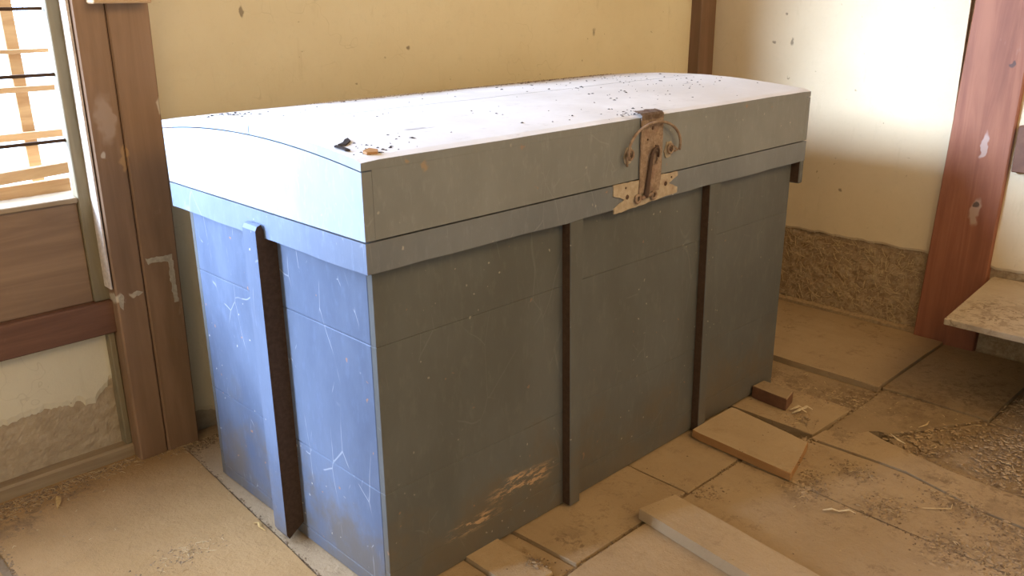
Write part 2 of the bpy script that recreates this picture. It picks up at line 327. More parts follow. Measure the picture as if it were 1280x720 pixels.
# ---------------------------------------------------------------- the room shell
XL, XR, YF, ZC = -3.3, 2.36, -3.2, 3.1
wall_back = hexa('wall_back', [(0.0, 1.085, -.1), (2.5, 0.865, -.1), (2.5, 0.99, -.1), (0.0, 1.2, -.1)], [(0.0, 1.085, ZC), (2.5, 0.865, ZC), (2.5, 0.99, ZC), (0.0, 1.2, ZC)], 'pale_mud', None, 0); struct(wall_back)
def back_pt(u, v):
    x = 0.03+u*2.42; zb = 0.055+0.02*fbm(x*9)+0.010*fbm(x*50); z = zb+(ZC-0.01-zb)*(v**1.6)
    y = 1.085-(x)*0.088-0.007-0.0015*fbm(x*6, z*6)
    if v == 0: y += 0.004
    return Vector((x, y, z)), Vector((-0.087, -1, 0)).normalized()
sheet('plaster', back_pt, 260, 30, 'plaster_back', wall_back, 0.006)
wall_right = box('wall_right', XR+0.008, XR+0.14, YF, 1.05, -.1, ZC, 'mud', None, 0); struct(wall_right)
def mudpt(u, v):
    y = 0.86-u*1.76; z = -0.03+v*0.40
    return Vector((XR-0.002-0.005*fbm(y*14, z*14, 3)-0.002*fbm(y*60, z*60), y, z)), Vector((-1, 0, 0))
sheet('mud_render', mudpt, 340, 76, 'mud', wall_right, 0.004)
def plast_r(y0, y1, zb0, amp):
    def f(u, v):
        y = y0+(y1-y0)*u; zb = zb0(y)+amp*fbm(y*16, 5)+amp*0.55*abs(fbm(y*70, 9)); z = zb+(ZC-0.01-zb)*(v**1.6)
        return Vector((XR-0.013-0.0015*fbm(y*6, z*6)+(0.005 if v == 0 else 0), y, z)), Vector((-1, 0, 0))
    return f
sheet('plaster', plast_r(0.87, -0.15, lambda y: .312, 0.006), 320, 34, 'plaster_right', wall_right, 0.008)
sheet('plaster', plast_r(-0.30, -3.15, lambda y: .302, 0.006), 420, 34, 'plaster_right', wall_right, 0.008)
# straw fibres showing in the mud
def fibres(name, n, f, parent, mat):
    bm = bmesh.new()
    for _ in range(n):
        p, d, l, wd, nrm = f(); d = d.normalized(); s = d.cross(nrm).normalized()*wd
        a = p-d*l/2; b = p+d*l/2; m_ = p+nrm*l*random.uniform(0.02, 0.14)
        vs = [bm.verts.new(q) for q in (a-s, a+s, m_+s, m_-s, b+s*.6, b-s*.6)]
        vt = [bm.verts.new(Vector(q.co)+nrm*wd) for q in vs]
        for q in (vs, vt): bm.faces.new((q[0], q[1], q[2], q[3])); bm.faces.new((q[3], q[2], q[4], q[5]))
        for i, j in ((0,1),(1,2),(2,4),(4,5),(5,3),(3,0)): bm.faces.new((vs[i], vs[j], vt[j], vt[i]))
    o = from_bm(name, bm, mat, parent); o['kind'] = 'stuff'; return o
def fr():
    y = random.uniform(-0.13, 0.8); z = random.uniform(0.01, 0.30); a = random.uniform(0, math.pi)
    return Vector((XR-0.008, y, z)), Vector((0, math.cos(a), math.sin(a))), random.uniform(.008, .04), random.uniform(.0006, .0014), Vector((-1, 0, 0))
fibres('straw_fibres', 900, fr, wall_right, 'straw')
# kerb of hard mud along the foot of the right wall
bm = bmesh.new(); prev = None
for i in range(61):
    y = 0.86-i/60*1.0; j1 = 0.004*fbm(y*20); j2 = 0.003*fbm(y*30, 7)
    ring = [bm.verts.new(p) for p in ((2.372, y, -.02), (2.338+j1, y, -.02), (2.340+j1, y, .014+j2), (2.352+j1, y, .021+j2), (2.372, y, .022+j2))]
    if prev:
        for a in range(4): bm.faces.new((prev[a], prev[a+1], ring[a+1], ring[a]))
    else: bm.faces.new(ring)
    prev = ring
bm.faces.new(prev[::-1])
kerb = from_bm('baseboard_right', bm, 'lump'); struct(kerb)

wall_left = box('wall_left', XL-.12, XL, YF, 1.2, -.1, ZC, 'plaster_left', None, 0); struct(wall_left)
wall_front = box('wall_front', XL-.12, XR+.14, YF-.12, YF, -.1, ZC, 'plaster_left', None, 0); struct(wall_front)
ceiling = box('ceiling', XL-.12, XR+.14, YF-.12, 1.25, ZC, ZC+.1, 'ceiling_wood', None, 0); struct(ceiling)
ground = box('ground', -14, 14, 1.25, 26, -.42, -.35, 'ground', None, 0); struct(ground)

# lower part of the window wall: mud core, plaster, rail, base sill
wall_bl = box('wall_back_left', XL, -0.085, 1.088, 1.19, -.1, .735, 'pale_mud', None, 0); struct(wall_bl)
def bl_mud(u, v):
    x = -3.25+u*3.16; z = 0.03+v*.30
    return Vector((x, 1.084-0.003*fbm(x*14, z*14)-0.0015*fbm(x*60, z*60), z)), Vector((0, -1, 0))
sheet('mud_render', bl_mud, 500, 40, 'pale_mud', wall_bl, 0.004)
def bl_plast(u, v):
    x = -3.25+u*3.165; zb = .19+0.012*fbm(x*12)+0.012*fbm(x*45, 3)+(0.03*max(0, min(1, (x+.17)/.04)) if x > -.17 else 0)+(-0.012 if -.2 < x < -.13 else 0)
    z = zb+(.40-zb)*v; return Vector((x, 1.078-0.001*fbm(x*8, z*8)+(0.004 if v == 0 else 0), z)), Vector((0, -1, 0))
sheet('plaster', bl_plast, 600, 12, 'plaster_left', wall_bl, 0.006)
rail = box('trim_1', XL, -0.088, 1.035, 1.10, .372, .462, 'rail_wood', None, 0.004); struct(rail)
sill = box('trim_2', XL, -0.06, 1.045, 1.10, -.03, .036, 'sill_wood', None, 0.006); struct(sill)
strip = box('trim_3', -0.118, -0.101, 1.05, 1.09, .036, .372, 'stile_wood', None, 0.003); struct(strip)
lintel = box('wall_back_top', XL, 0.0, 1.09, 1.2, 2.98, ZC, 'plaster_left', None, 0); struct(lintel)

# shutter window: frame pieces standing on the rail
window = bpy.data.objects.new('window_1', None); COL.objects.link(window); window.location = (-1.6, 1.08, .462); struct(window)
bmst = hexa('stile', [(-.137, 1.05, .462), (-.082, 1.05, .462), (-.082, 1.085, .462), (-.137, 1.085, .462)],
     [(-.134, 1.05, 2.98), (-.105, 1.05, 2.98), (-.105, 1.085, 2.98), (-.134, 1.085, 2.98)], 'stile_wood', window, 0.002)
hexa('stile_bead', [(-.094, 1.044, .462), (-.084, 1.044, .462), (-.084, 1.052, .462), (-.094, 1.052, .462)],
     [(-.112, 1.044, 2.98), (-.103, 1.044, 2.98), (-.103, 1.052, 2.98), (-.112, 1.052, 2.98)], 'sill_wood', bmst, 0.001)
box('stile', -1.64, -1.59, 1.05, 1.085, .462, 2.98, 'stile_wood', window)
box('stile', XL, XL+.05, 1.05, 1.085, .462, 2.98, 'stile_wood', window)
box('panel_board', XL+.05, -.137, 1.062, 1.078, .462, .728, 'panel_wood', window)
box('bottom_ledge', XL+.05, -.137, 1.052, 1.10, .728, .742, 'sill_wood', window, 0.002)
for i, (z, xe) in enumerate(((1.195, -.14), (1.043, -.136), (.884, -.134), (1.36, -.137), (1.52, -.137), (1.70, -.137), (1.9, -.137))):
    box('glazing_bar', XL+.05, xe, 1.066, 1.074, z-.004, z+.004, 'dark_wood_shade', window, 0.001)
# outside lattice seen through the opening
lattice = empty('slatted_screen', (-.4, 1.25, -.35), 'raw timber slatted screen of posts and boards outside the bright window opening', 'screen')
hexa('upright', [(-.155, 1.32, -.35), (-.118, 1.32, -.35), (-.118, 1.34, -.35), (-.155, 1.34, -.35)],
     [(-.166, 1.32, 1.5), (-.134, 1.32, 1.5), (-.134, 1.34, 1.5), (-.166, 1.34, 1.5)], 'slat_wood', lattice)
box('upright', -1.2, -1.165, 1.32, 1.34, -.35, 1.5, 'slat_wood', lattice)
for z0, z1 in ((1.083, 1.094), (.985, 1.0), (.862, .882)):
    box('slat', -1.3, -.05, 1.305, 1.32, z0, z1, 'slat_wood', lattice, 0.001)
hexa('slat', [(-.9, 1.185, .74), (-.10, 1.185, .782), (-.10, 1.20, .782), (-.9, 1.20, .74)],
     [(-.9, 1.185, .775), (-.10, 1.185, .812), (-.10, 1.20, .812), (-.9, 1.20, .775)], 'slat_wood', lattice)
hexa('slat', [(-.9, 1.202, .70), (-.10, 1.202, .715), (-.10, 1.217, .715), (-.9, 1.217, .70)],
     [(-.9, 1.202, .758), (-.10, 1.202, .768), (-.10, 1.217, .768), (-.9, 1.217, .758)], 'slat_wood', lattice)
for xx in (-.85, -.12): box('slat_support', xx, xx+.035, 1.20 + (0.018 if True else 0), 1.305, .64, .70 if xx < -.5 else .715, 'slat_wood', lattice)

# ---------------------------------------------------------------- posts
pl = empty('wooden_post', (-.01, 1.03, 0), 'brown timber post with a long vertical crack, left of the chest', 'post')
def halfpost(xa0, xb0, xa1, xb1, name):
    hexa(name, [(xa0, 1.0, -.03), (xb0, 1.0, -.03), (xb0, 1.12, -.03), (xa0, 1.12, -.03)], [(xa1, 1.0, ZC), (xb1, 1.0, ZC), (xb1, 1.12, ZC), (xa1, 1.12, ZC)], 'post_left', pl, 0.004)
halfpost(-.102, -.0270, -.088, -.0095, 'post_half'); halfpost(-.0248, .066, -.0065, .12, 'post_half')
box('crack_core', -.03, -.004, 1.006, 1.1, 0, 2.9, 'dark_wood_shade', pl, 0)
hexa('lit_side_strip', [(-.108, 1.006, .50), (-.1035, 1.006, .50), (-.1035, 1.058, .50), (-.108, 1.058, .50)], [(-.103, 1.006, 2.9), (-.088, 1.006, 2.9), (-.088, 1.058, 2.9), (-.103, 1.058, 2.9)], 'lit_side', pl, 0.001)  # added pale strip imitating window light on the post's side face
def patch(name, pts, y, mat, parent):
    bm = bmesh.new(); A = [bm.verts.new((x, y, z)) for x, z in pts]; B = [bm.verts.new((x, y+.004, z)) for x, z in pts]
    bm.faces.new(A); bm.faces.new(B[::-1]); n = len(A)
    for i in range(n): bm.faces.new((A[i], A[(i+1)%n], B[(i+1)%n], B[i]))
    return from_bm(name, bm, mat, parent)
def ragged(pts, a=0.002, s=0.006):
    out = []
    for i in range(len(pts)):
        p = Vector(pts[i]); q = Vector(pts[(i+1)%len(pts)]); m = max(1, int((q-p).length/s))
        for j in range(m): r = p.lerp(q, j/m); out.append((r.x+random.uniform(-a, a), r.y+random.uniform(-a, a)))
    return out
patch('paper_patch', ragged([(-.012, .565), (.060, .562), (.060, .43), (.048, .43), (.046, .545), (.02, .55), (-.008, .548)]), 0.9985, 'paper', pl)
patch('paper_patch', ragged([(-.095, .478), (-.086, .486), (-.080, .478), (-.088, .44), (-.094, .45)], .001), 0.9985, 'paper', pl)
patch('paper_patch', ragged([(-.062, .477), (-.045, .484), (-.03, .477), (-.045, .470)], .001), 0.9985, 'paper', pl)
tb = box('cross_rail', -.062, .078, .955, 1.0, 1.205, 1.30, 'slat_wood', None, 0.003); tag(tb, 'raw wood rail nailed across the top of the cracked brown post', 'rail')
pr = empty('wooden_post', (2.36, -.24, 0), 'reddish brown timber post against the right wall, in front of the low board', 'post')
hexa('shaft', [(2.325, -.340, -.03), (2.325, -.128, -.03), (2.366, -.128, -.03), (2.366, -.340, -.03)],
     [(2.325, -.45, ZC), (2.325, -.285, ZC), (2.366, -.285, ZC), (2.366, -.45, ZC)][:0] or [(2.325, -.385, ZC), (2.325, -.235, ZC), (2.366, -.235, ZC), (2.366, -.385, ZC)], 'post_right', pr, 0.004)
cp = hexa('wooden_post', [(2.235, .83, -.03), (2.352, .83, -.03), (2.352, .90, -.03), (2.235, .90, -.03)], [(2.32, .83, ZC), (2.352, .83, ZC), (2.352, .90, ZC), (2.32, .90, ZC)][:0] or [(2.265, .83, ZC), (2.375, .83, ZC), (2.375, .90, ZC), (2.265, .90, ZC)], 'corner_wood', None, 0.003)
tag(cp, 'narrow dark brown corner post behind the far end of the chest lid', 'post')
rb = box('wall_rail', 2.315, 2.37, -2.6, -.365, .648, .80, 'rail_wood', None, 0.003); tag(rb, 'dark horizontal timber rail on the wall right of the red post', 'rail')

# ---------------------------------------------------------------- floor
floor = box('floor', XL-.1, XR+.14, YF-.1, 1.2, -.2, -.11, 'earth', None, 0); struct(floor)
def plank(poly, top=0.0, mat='floor_dust', th=.028, jit=.0015, tilt=(0, 0)):
    cx = sum(p[0] for p in poly)/len(poly); cy = sum(p[1] for p in poly)/len(poly)
    return prism_xy('plank', poly, top-th, lambda x, y: top+(x-cx)*tilt[0]+(y-cy)*tilt[1], mat, floor, 0.0022, jit)
def bed(x0, x1, y0, y1, z): return box('dust_bed', x0, x1, y0, y1, -.11, z, 'floor_dark', floor, 0)
bed(XL, 1.262, YF, 1.06, -.0125); bed(1.262, 1.40, .04, 1.06, -.02); bed(1.262, 1.44, YF, -.25, -.012); bed(1.40, 1.47, -.235, 1.06, -.015); bed(1.47, XR, -.33, 1.06, -.017); bed(1.44, XR, YF, -.415, -.020); bed(1.56, XR, -.42, -.32, -.02)
def rect(x0, x1, y0, y1): return [(x0, y0), (x1, y0), (x1, y1), (x0, y1)]
# row against the back wall, running towards the viewer
B = 1.06
for x0, x1 in ((-3.28, -2.75), (-2.745, -2.1), (-2.095, -1.6), (-1.595, -1.06), (-1.055, -.53)): plank(rect(x0, x1, -.16, B), random.uniform(-.004, .002), 'floor_left')
plank([(-.52, -.16), (-.060, -.16), (.018, B), (-.508, B)], 0.0, 'floor_left', tilt=(0.004, 0.0))
plank([(-.055, -.16), (.232, -.16), (.232, B), (.0225, B)], -.001, 'floor_dust')
plank(rect(.238, .336, -.150, B), .008, 'floor_clean', th=.035)
plank([(.344, -.155), (.40, -.155), (.372, .30), (.344, .30)], -.010, 'floor_dust')
plank([(.404, -.158), (.826, -.158), (.826, B), (.348, B), (.348, .302), (.376, .302)], -.002, 'floor_dust')
plank(rect(.832, 1.255, -.163, B), -.004, 'floor_dust')
plank([(1.352, -.235), (1.590, -.240), (1.605, .9), (1.345, .95)], -.006, 'floor_dust')
plank([(1.595, -.245), (1.772, -.245), (1.780, .9), (1.612, .9)], -.014, 'floor_dark')
plank([(1.783, -.238), (2.335, -.238), (2.335, .84), (1.790, .86)], .004, 'floor_dust')
# front row
for x0, x1 in ((-3.28, -2.7), (-2.695, -2.1), (-2.095, -1.5), (-1.495, -.95), (-.945, -.45), (-.445, .0)): plank(rect(x0, x1, -3.18, -.166), random.uniform(-.004, .002), 'floor_dust')
plank(rect(.006, .352, -3.18, -.172), -.004, 'floor_clean')
plank(rect(.357, .700, -3.18, -.172), .0, 'floor_clean')
plank([(.706, -3.18), (.90, -3.18), (1.05, -.48), (1.062, -.172), (.755, -.172)][:0] or [(.706, -3.18), (.985, -3.18), (1.048, -.62), (1.062, -.172), (.706, -.172)], -.002, 'floor_dust')
plank([(.993, -3.18), (1.12, -3.18), (1.262, -.72), (1.318, -.52), (1.312, -.245), (1.07, -.172), (1.054, -.62)], -.003, 'floor_dust')
plank([(1.123, -3.18), (1.31, -3.18), (1.405, -.60), (1.452, -.40), (1.475, -.345), (1.43, -.33), (1.395, -.252), (1.32, -.246), (1.325, -.52), (1.268, -.72)], 0.0, 'floor_dust')
plank([(1.314, -3.18), (1.864, -3.18), (1.80, -.56), (1.50, -.395), (1.468, -.43), (1.42, -.60)], -.016, 'floor_dark', tilt=(.004, 0))
plank([(1.40, -.250), (1.59, -.252), (1.80, -.252), (1.805, -.55), (1.60, -.438), (1.52, -.385), (1.515, -.36), (1.49, -.335), (1.435, -.322)], -.010, 'floor_dark')
plank([(1.868, -3.18), (2.34, -3.18), (2.335, -.60), (1.81, -.57)], -.012, 'floor_dark')
plank(rect(1.806, 2.335, -.566, -.242), -.004, 'floor_dark')

# loose boards lying on the floor
def loose(name, poly, z0, z1, label, mat='floor_clean', cat='plank', edge=None):
    o = prism_xy(name, poly, z0, z1, mat, None, 0.002, 0.0012); tag(o, label, cat)
    if edge: o.data.materials.append(M[edge])
    return o
lb = loose('loose_plank', [(1.058, -.325), (1.245, -.275), (1.288, -.02), (1.288, -.001), (1.083, .0), (1.078, -.03)], .0005, .024,
     'dusty loose board with an orange cut edge, lying beside the far end of the chest', edge='loose_edge')
for p in lb.data.polygons:
    if abs(p.normal.z) < 0.5: p.material_index = 1
lb2 = loose('loose_plank', [(.512, -.84-.4), (.628, -.84-.4), (.755, -.175), (.640, -.150)], .001, .031, 'pale raised board pointing towards the viewer at the bottom right of the chest', edge='mudedge' if False else None)
blk = loose('wood_block', [(1.432, -.105), (1.50, -.09), (1.508, .018), (1.445, .022)], -.005, .035, 'small dusty offcut block of wood by the far bottom corner of the chest', 'floor_dark', 'block', edge='rail_wood')
for p in blk.data.polygons:
    if abs(p.normal.z) < 0.5: p.material_index = 1

# low platform at the right edge
bn = empty('low_bench', (2.05, -1.0, 0), 'low dusty board platform jutting from the wall beside the red post', 'bench')
prism_xy('top_board', [(1.800, -.398), (1.775, -2.6), (2.345, -2.6), (2.345, -.362), (2.32, -.362)], .258, .278, 'bench_top', bn, .002)
box('front_rail', 1.86, 1.90, -2.55, -.72, .18, .258, 'dark_wood_shade', bn, .003)
for y in (-.85, -2.4): box('leg', 1.86, 1.92, y-.03, y+.03, -.014, .18, 'dark_wood_shade', bn, .003)
box('wall_cleat', 2.30, 2.345, -2.55, -.40, .19, .258, 'dark_wood_shade', bn, .003)

# ---------------------------------------------------------------- the chest
L, D, ZT, ZS, ZK, I = 1.6, .806, .946, .7975, .737, .027
chest = empty('wooden_chest', (L/2, D/2, 0), 'large blue grey painted wooden chest with dusty arched lid and rusty latch', 'chest')
body = box('body', I+.008, L-I-.008, I+.008, D-I-.008, .006, .785, 'dark_wood_shade', chest, 0)
seams = [.0015, .070, .259, .580, .765]
for i in range(4):
    a, b = seams[i]+.0003, seams[i+1]-.0003
    box('plank', I+.0005, L-I-.0005, I, I+.016, a, b, 'paint', body, .0006)
    box('plank', I+.0005, L-I-.0005, D-I-.016, D-I, a, b, 'paint', body, .0012)
seams = [.0015, .034, .259, .580, .765]
for i in range(4):
    a, b = seams[i]+.0007, seams[i+1]-.0007
    box('plank', I, I+.016, I+.0165, D-I-.0165, a, b, 'lit_paint', body, .0012)
    box('plank', L-I-.016, L-I, I+.0165, D-I-.0165, a, b, 'lit_paint', body, .0012)
# skirt band, mitred ring with slightly uneven lower edge
def ring(name, z0, z1, mat, parent, th, inset=0.0, wav=0.0, bevel=0.0025):
    bm = bmesh.new(); corners = [(inset, inset), (L-inset, inset), (L-inset, D-inset), (inset, D-inset)]; pts = []; nn = 24
    for i in range(4):
        a = Vector(corners[i]); b = Vector(corners[(i+1)%4])
        for j in range(nn): pts.append(a.lerp(b, j/nn))
    c = Vector((L/2, D/2)); rows = []
    for idx, p in enumerate(pts):
        q = Vector((min(max(p.x, inset+th), L-inset-th), min(max(p.y, inset+th), D-inset-th)))
        zz = z0 + wav*fbm(p.x*5, p.y*5, 2)
        rows.append([bm.verts.new(v) for v in ((p.x, p.y, zz), (p.x, p.y, z1), (q.x, q.y, z1), (q.x, q.y, zz))])
    n = len(rows)
    for i in range(n):
        A, Bq = rows[i], rows[(i+1)%n]
        for j in range(4): bm.faces.new((A[j], Bq[j], Bq[(j+1)%4], A[(j+1)%4]))
    eds = [e for e in bm.edges if e.calc_face_angle(0) > 0.6]
    bmesh.ops.bevel(bm, geom=eds, offset=bevel, segments=2, affect='EDGES')
    return from_bm(name, bm, mat, parent)
skirt = ring('skirt_band', ZK, ZS-.0025, 'trim_paint', chest, I-.001, 0, .003)
skirt.data.materials.append(M['lit_trim'])
for p in skirt.data.polygons:
    if p.normal.x < -.8: p.material_index = 1
# lid: curved gable ends, front and back boards, two top boards
def arch(y): t = y/D; return .026*4*t*(1-t)
lid = None
def gable(x0, x1):
    bm = bmesh.new(); n = 28; A = []; Bv = []
    for x, lst in ((x0, A), (x1, Bv)):
        for i in range(n+1):
            y = D*i/n; lst.append((bm.verts.new((x, y, ZS+.001)), bm.verts.new((x, y, ZT-.0225+arch(y)))))
    for i in range(n):
        bm.faces.new((A[i][0], A[i+1][0], A[i+1][1], A[i][1])); bm.faces.new((Bv[i][0], Bv[i+1][0], Bv[i+1][1], Bv[i][1]))
        bm.faces.new((A[i][0], A[i+1][0], Bv[i+1][0], Bv[i][0])); bm.faces.new((A[i][1], A[i+1][1], Bv[i+1][1], Bv[i][1]))
    bm.faces.new((A[0][0], A[0][1], Bv[0][1], Bv[0][0])); bm.faces.new((A[n][0], A[n][1], Bv[n][1], Bv[n][0]))
    return bm
lid = from_bm('lid', gable(0, .022), 'lit_lid', chest)
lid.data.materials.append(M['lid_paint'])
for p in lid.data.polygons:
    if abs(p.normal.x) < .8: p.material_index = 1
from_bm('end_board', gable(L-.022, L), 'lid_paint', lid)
box('front_board', .0225, L-.0225, 0, .022, ZS+.001, ZT-.0202, 'lid_paint', lid, 0)
box('back_board', .0225, L-.0225, D-.022, D, ZS+.001, ZT-.021, 'lid_paint', lid, .0008)
def topboard(ya, yb, round_front):
    bm = bmesh.new(); n = 20; nx = 40; top = []; bot = []
    for i in range(n+1):
        y = ya+(yb-ya)*i/n; top.append([]); bot.append([])
        for j in range(nx+1):
            x = L*j/nx; dz = 0.0012*fbm(x*4, y*6)
            if round_front and i == 0: dz -= .003
            if j in (0, nx): dz -= .0015
            top[-1].append(bm.verts.new((x, y, ZT+arch(y)+dz-.001))); bot[-1].append(bm.verts.new((x, y, ZT-.020+arch(y))))
    for i in range(n):
        for j in range(nx):
            bm.faces.new((top[i][j], top[i+1][j], top[i+1][j+1], top[i][j+1])); bm.faces.new((bot[i][j], bot[i][j+1], bot[i+1][j+1], bot[i+1][j]))
        for j in (0, nx): bm.faces.new((top[i][j], top[i+1][j], bot[i+1][j], bot[i][j]))
    for j in range(nx):
        for i in (0, n): bm.faces.new((top[i][j], top[i][j+1], bot[i][j+1], bot[i][j]))
    o = from_bm('top_board', bm, 'lid_paint', lid); o.data.materials.append(M['lid_top']); o.data.materials.append(M['lit_lid'])
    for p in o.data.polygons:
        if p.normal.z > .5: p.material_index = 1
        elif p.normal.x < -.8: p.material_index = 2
    return o
topboard(0, .386, True); topboard(.3885, D, False)
# front battens, notched under the skirt
for x0, x1 in ((.548, .592), (1.100, 1.146)):
    hexa('batten', [(x0+.012 if x0 < 1 else x0+.016, .001, .004), (x1+.004, .001, .004), (x1+.004, I+.001, .004), (x0+.012 if x0 < 1 else x0+.016, I+.001, .004)],
         [(x0, .001, ZK+.0), (x1, .001, ZK+.0), (x1, I+.001, ZK+.0), (x0, I+.001, ZK+.0)], 'paint', chest, .002)
box('batten_stub', 1.578, 1.599, .0, I+.02, .668, ZK+.002, 'paint', chest, .003)
def shaded_sides(o, axis):  # side faces coloured dark in place of the shade on them
    o.data.materials.append(M['dark_wood_shade'])
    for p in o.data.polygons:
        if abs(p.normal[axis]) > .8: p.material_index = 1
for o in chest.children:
    if o.name.startswith('batten'): shaded_sides(o, 0)
# end battens with rounded ends standing proud of the skirt
def endbatten(sign):
    bm = bmesh.new(); y0, y1 = .366, .420; z0, z1 = .012, .768; xo = -.020; xi = I+.001
    prof = [(xi, z0+.03), (xo+.006, z0), (xo, z0+.012), (xo, z1-.012), (xo+.005, z1-.003), (xo+.014, z1), (-.001, z1-.012), (-.001, ZK), (xi, ZK)]
    A = [bm.verts.new((x, y0, z)) for x, z in prof]; Bv = [bm.verts.new((x, y1, z)) for x, z in prof]; n = len(A)
    bm.faces.new(A); bm.faces.new(Bv[::-1])
    for i in range(n): bm.faces.new((A[i], A[(i+1)%n], Bv[(i+1)%n], Bv[i]))
    if sign < 0:
        for v in bm.verts: v.co.x = L-v.co.x
    eds = [e for e in bm.edges if e.calc_face_angle(0) > 0.9]
    bmesh.ops.bevel(bm, geom=eds, offset=.0025, segments=2, affect='EDGES')
    return from_bm('end_batten', bm, 'lit_paint', chest)
shaded_sides(endbatten(1), 1)
# latch ironwork
def plate(name, pts, y, th, mat, parent):
    bm = bmesh.new(); A = [bm.verts.new((x, y-th, z)) for x, z in pts]; Bv = [bm.verts.new((x, y+.0005, z)) for x, z in pts]
    bm.faces.new(A); bm.faces.new(Bv[::-1]); n = len(A)
    for i in range(n): bm.faces.new((A[i], A[(i+1)%n], Bv[(i+1)%n], Bv[i]))
    return from_bm(name, bm, mat, parent)
low = plate('latch_plate', ragged([(.690, .797), (.745, .7965), (.94, .7965), (.942, .785), (.905, .771), (.942, .757), (.942, .742), (.695, .728), (.695, .742), (.733, .757), (.702, .768), (.690, .772)], .0012, .009), 0, .003, 'rust_plate', chest)
hp = plate('hasp_strap', ragged([(.783, .762), (.862, .762), (.868, .80), (.868, .941), (.783, .941), (.785, .80)], .0010, .009), -.003, .003, 'rust', chest)
# strap folding over the lid edge
bm = bmesh.new()
pts = [(.783+.085*i/9, 0, 0) for i in range(10)]
rows = []
for (y, z) in ((-.0062, .936), (-.006, .947), (-.001, .9515), (.026, .9555)):
    rows.append([bm.verts.new((p[0]+random.uniform(-.001, .001), y+(random.uniform(-.012, .004) if y > .02 else 0), z)) for p in pts])
for a, b in zip(rows, rows[1:]):
    for i in range(9): bm.faces.new((a[i], a[i+1], b[i+1], b[i]))
bmesh.ops.solidify(bm, geom=list(bm.faces), thickness=.0025)
from_bm('strap_fold', bm, 'rust', hp)
for (x, z, r) in ((.826, .915, .005), (.808, .89, .003), (.840, .872, .003)): 
    tube('nail_head', [(x, -.005, z), (x, -.0085, z)], [r, r*.6], 'dark_iron', hp)
for (x, z, r) in ((.742, .762, .0065), (.892, .772, .0065), (.735, .785, .003), (.915, .785, .003)):
    tube('nail_hole', [(x, -.0025, z), (x, -.0042, z)], [r, r*.8], 'dark_iron', low)
# bail handle: wire arc between two eye plates
def arcpts(cx, cz, rx, rz, a0, a1, n, y): return [(cx+rx*math.cos(a0+(a1-a0)*i/n), y, cz+rz*math.sin(a0+(a1-a0)*i/n)) for i in range(n+1)]
arc = arcpts(.826, .868, .101, .062, math.radians(-14), math.radians(194), 26, -.016)
tube('bail_handle', [(.908, -.016, .848)]+arc+[(.728, -.013, .838), (.742, -.010, .832)], [.003]*29+[.0025], 'rust', chest) if False else tube('bail_handle', arc, .0034, 'rust', chest)
for cx, cz in ((.742, .862), (.898, .858)):
    e = plate('eye_plate', ragged([(cx-.017, cz-.006), (cx-.008, cz+.017), (cx+.010, cz+.016), (cx+.019, cz), (cx+.008, cz-.020), (cx-.009, cz-.022)], .001, .008), 0, .003, 'rust_plate', chest)
    tube('eye_ring', arcpts(cx, cz, .010, .011, 0, 2*math.pi*15/16, 15, -.009), .003, 'rust', e, 8, True)
    tube('eye_stem', [(cx, -.002, cz), (cx, -.010, cz)], .004, 'dark_iron', e)
    tube('hook_link', [(cx-.012 if cx < .8 else cx+.012, -.011, cz+.004), (cx-.020 if cx < .8 else cx+.022, -.014, cz-.004), (cx-.016 if cx < .8 else cx+.012, -.012, cz-.024 if cx < .8 else cz-.006)], .003, 'rust', e)
# sliding pin with looped top, and the two staples at the bottom
pin = [(.845, -.012, .846), (.843, -.014, .862), (.835, -.016, .871), (.826, -.016, .868), (.820, -.014, .858), (.817, -.012, .84), (.812, -.011, .80), (.806, -.011, .762), (.803, -.010, .752)]
tube('latch_pin', pin, [.003, .0035, .004, .004, .0042, .0048, .0055, .0068, .0055], 'dark_iron', chest)
tube('staple', arcpts(.833, .846, .014, .018, math.radians(-60), math.radians(240), 12, -.011), .003, 'rust', chest)
for cx in (.778, .840):
    tube('staple', arcpts(cx, .752, .009, .009, 0, 2*math.pi*11/12, 11, -.007), .0035, 'rust', chest, 8, True)
tube('crossbar', [(.788, -.009, .752), (.832, -.009, .757)], .0045, 'rust', chest)

# ---------------------------------------------------------------- debris
def lumps(name, items, mat, label, cat='debris', parent=None):
    """items: (point, size, flatness); irregular little clods"""
    bm = bmesh.new()
    for p, s, fl in items:
        a = random.uniform(0, 6.28); q = []
        el = random.uniform(1, 2.2)
        for ang in (0, 1.25, 2.5, 3.7, 5.0):
            r = s*random.uniform(.6, 1.1); dx = r*math.cos(ang)*el; dy = r*math.sin(ang)
            q.append(bm.verts.new((p[0]+dx*math.cos(a)-dy*math.sin(a), p[1]+dx*math.sin(a)+dy*math.cos(a), p[2]-0.0008)))
        t = bm.verts.new((p[0]+random.uniform(-.3, .3)*s, p[1]+random.uniform(-.3, .3)*s, p[2]+s*fl))
        for i in range(5): bm.faces.new((q[i], q[(i+1)%5], t))
        bm.faces.new(q[::-1])
    o = from_bm(name, bm, mat, parent)
    if parent is None: tag(o, label, cat)
    o['kind'] = 'stuff'; return o
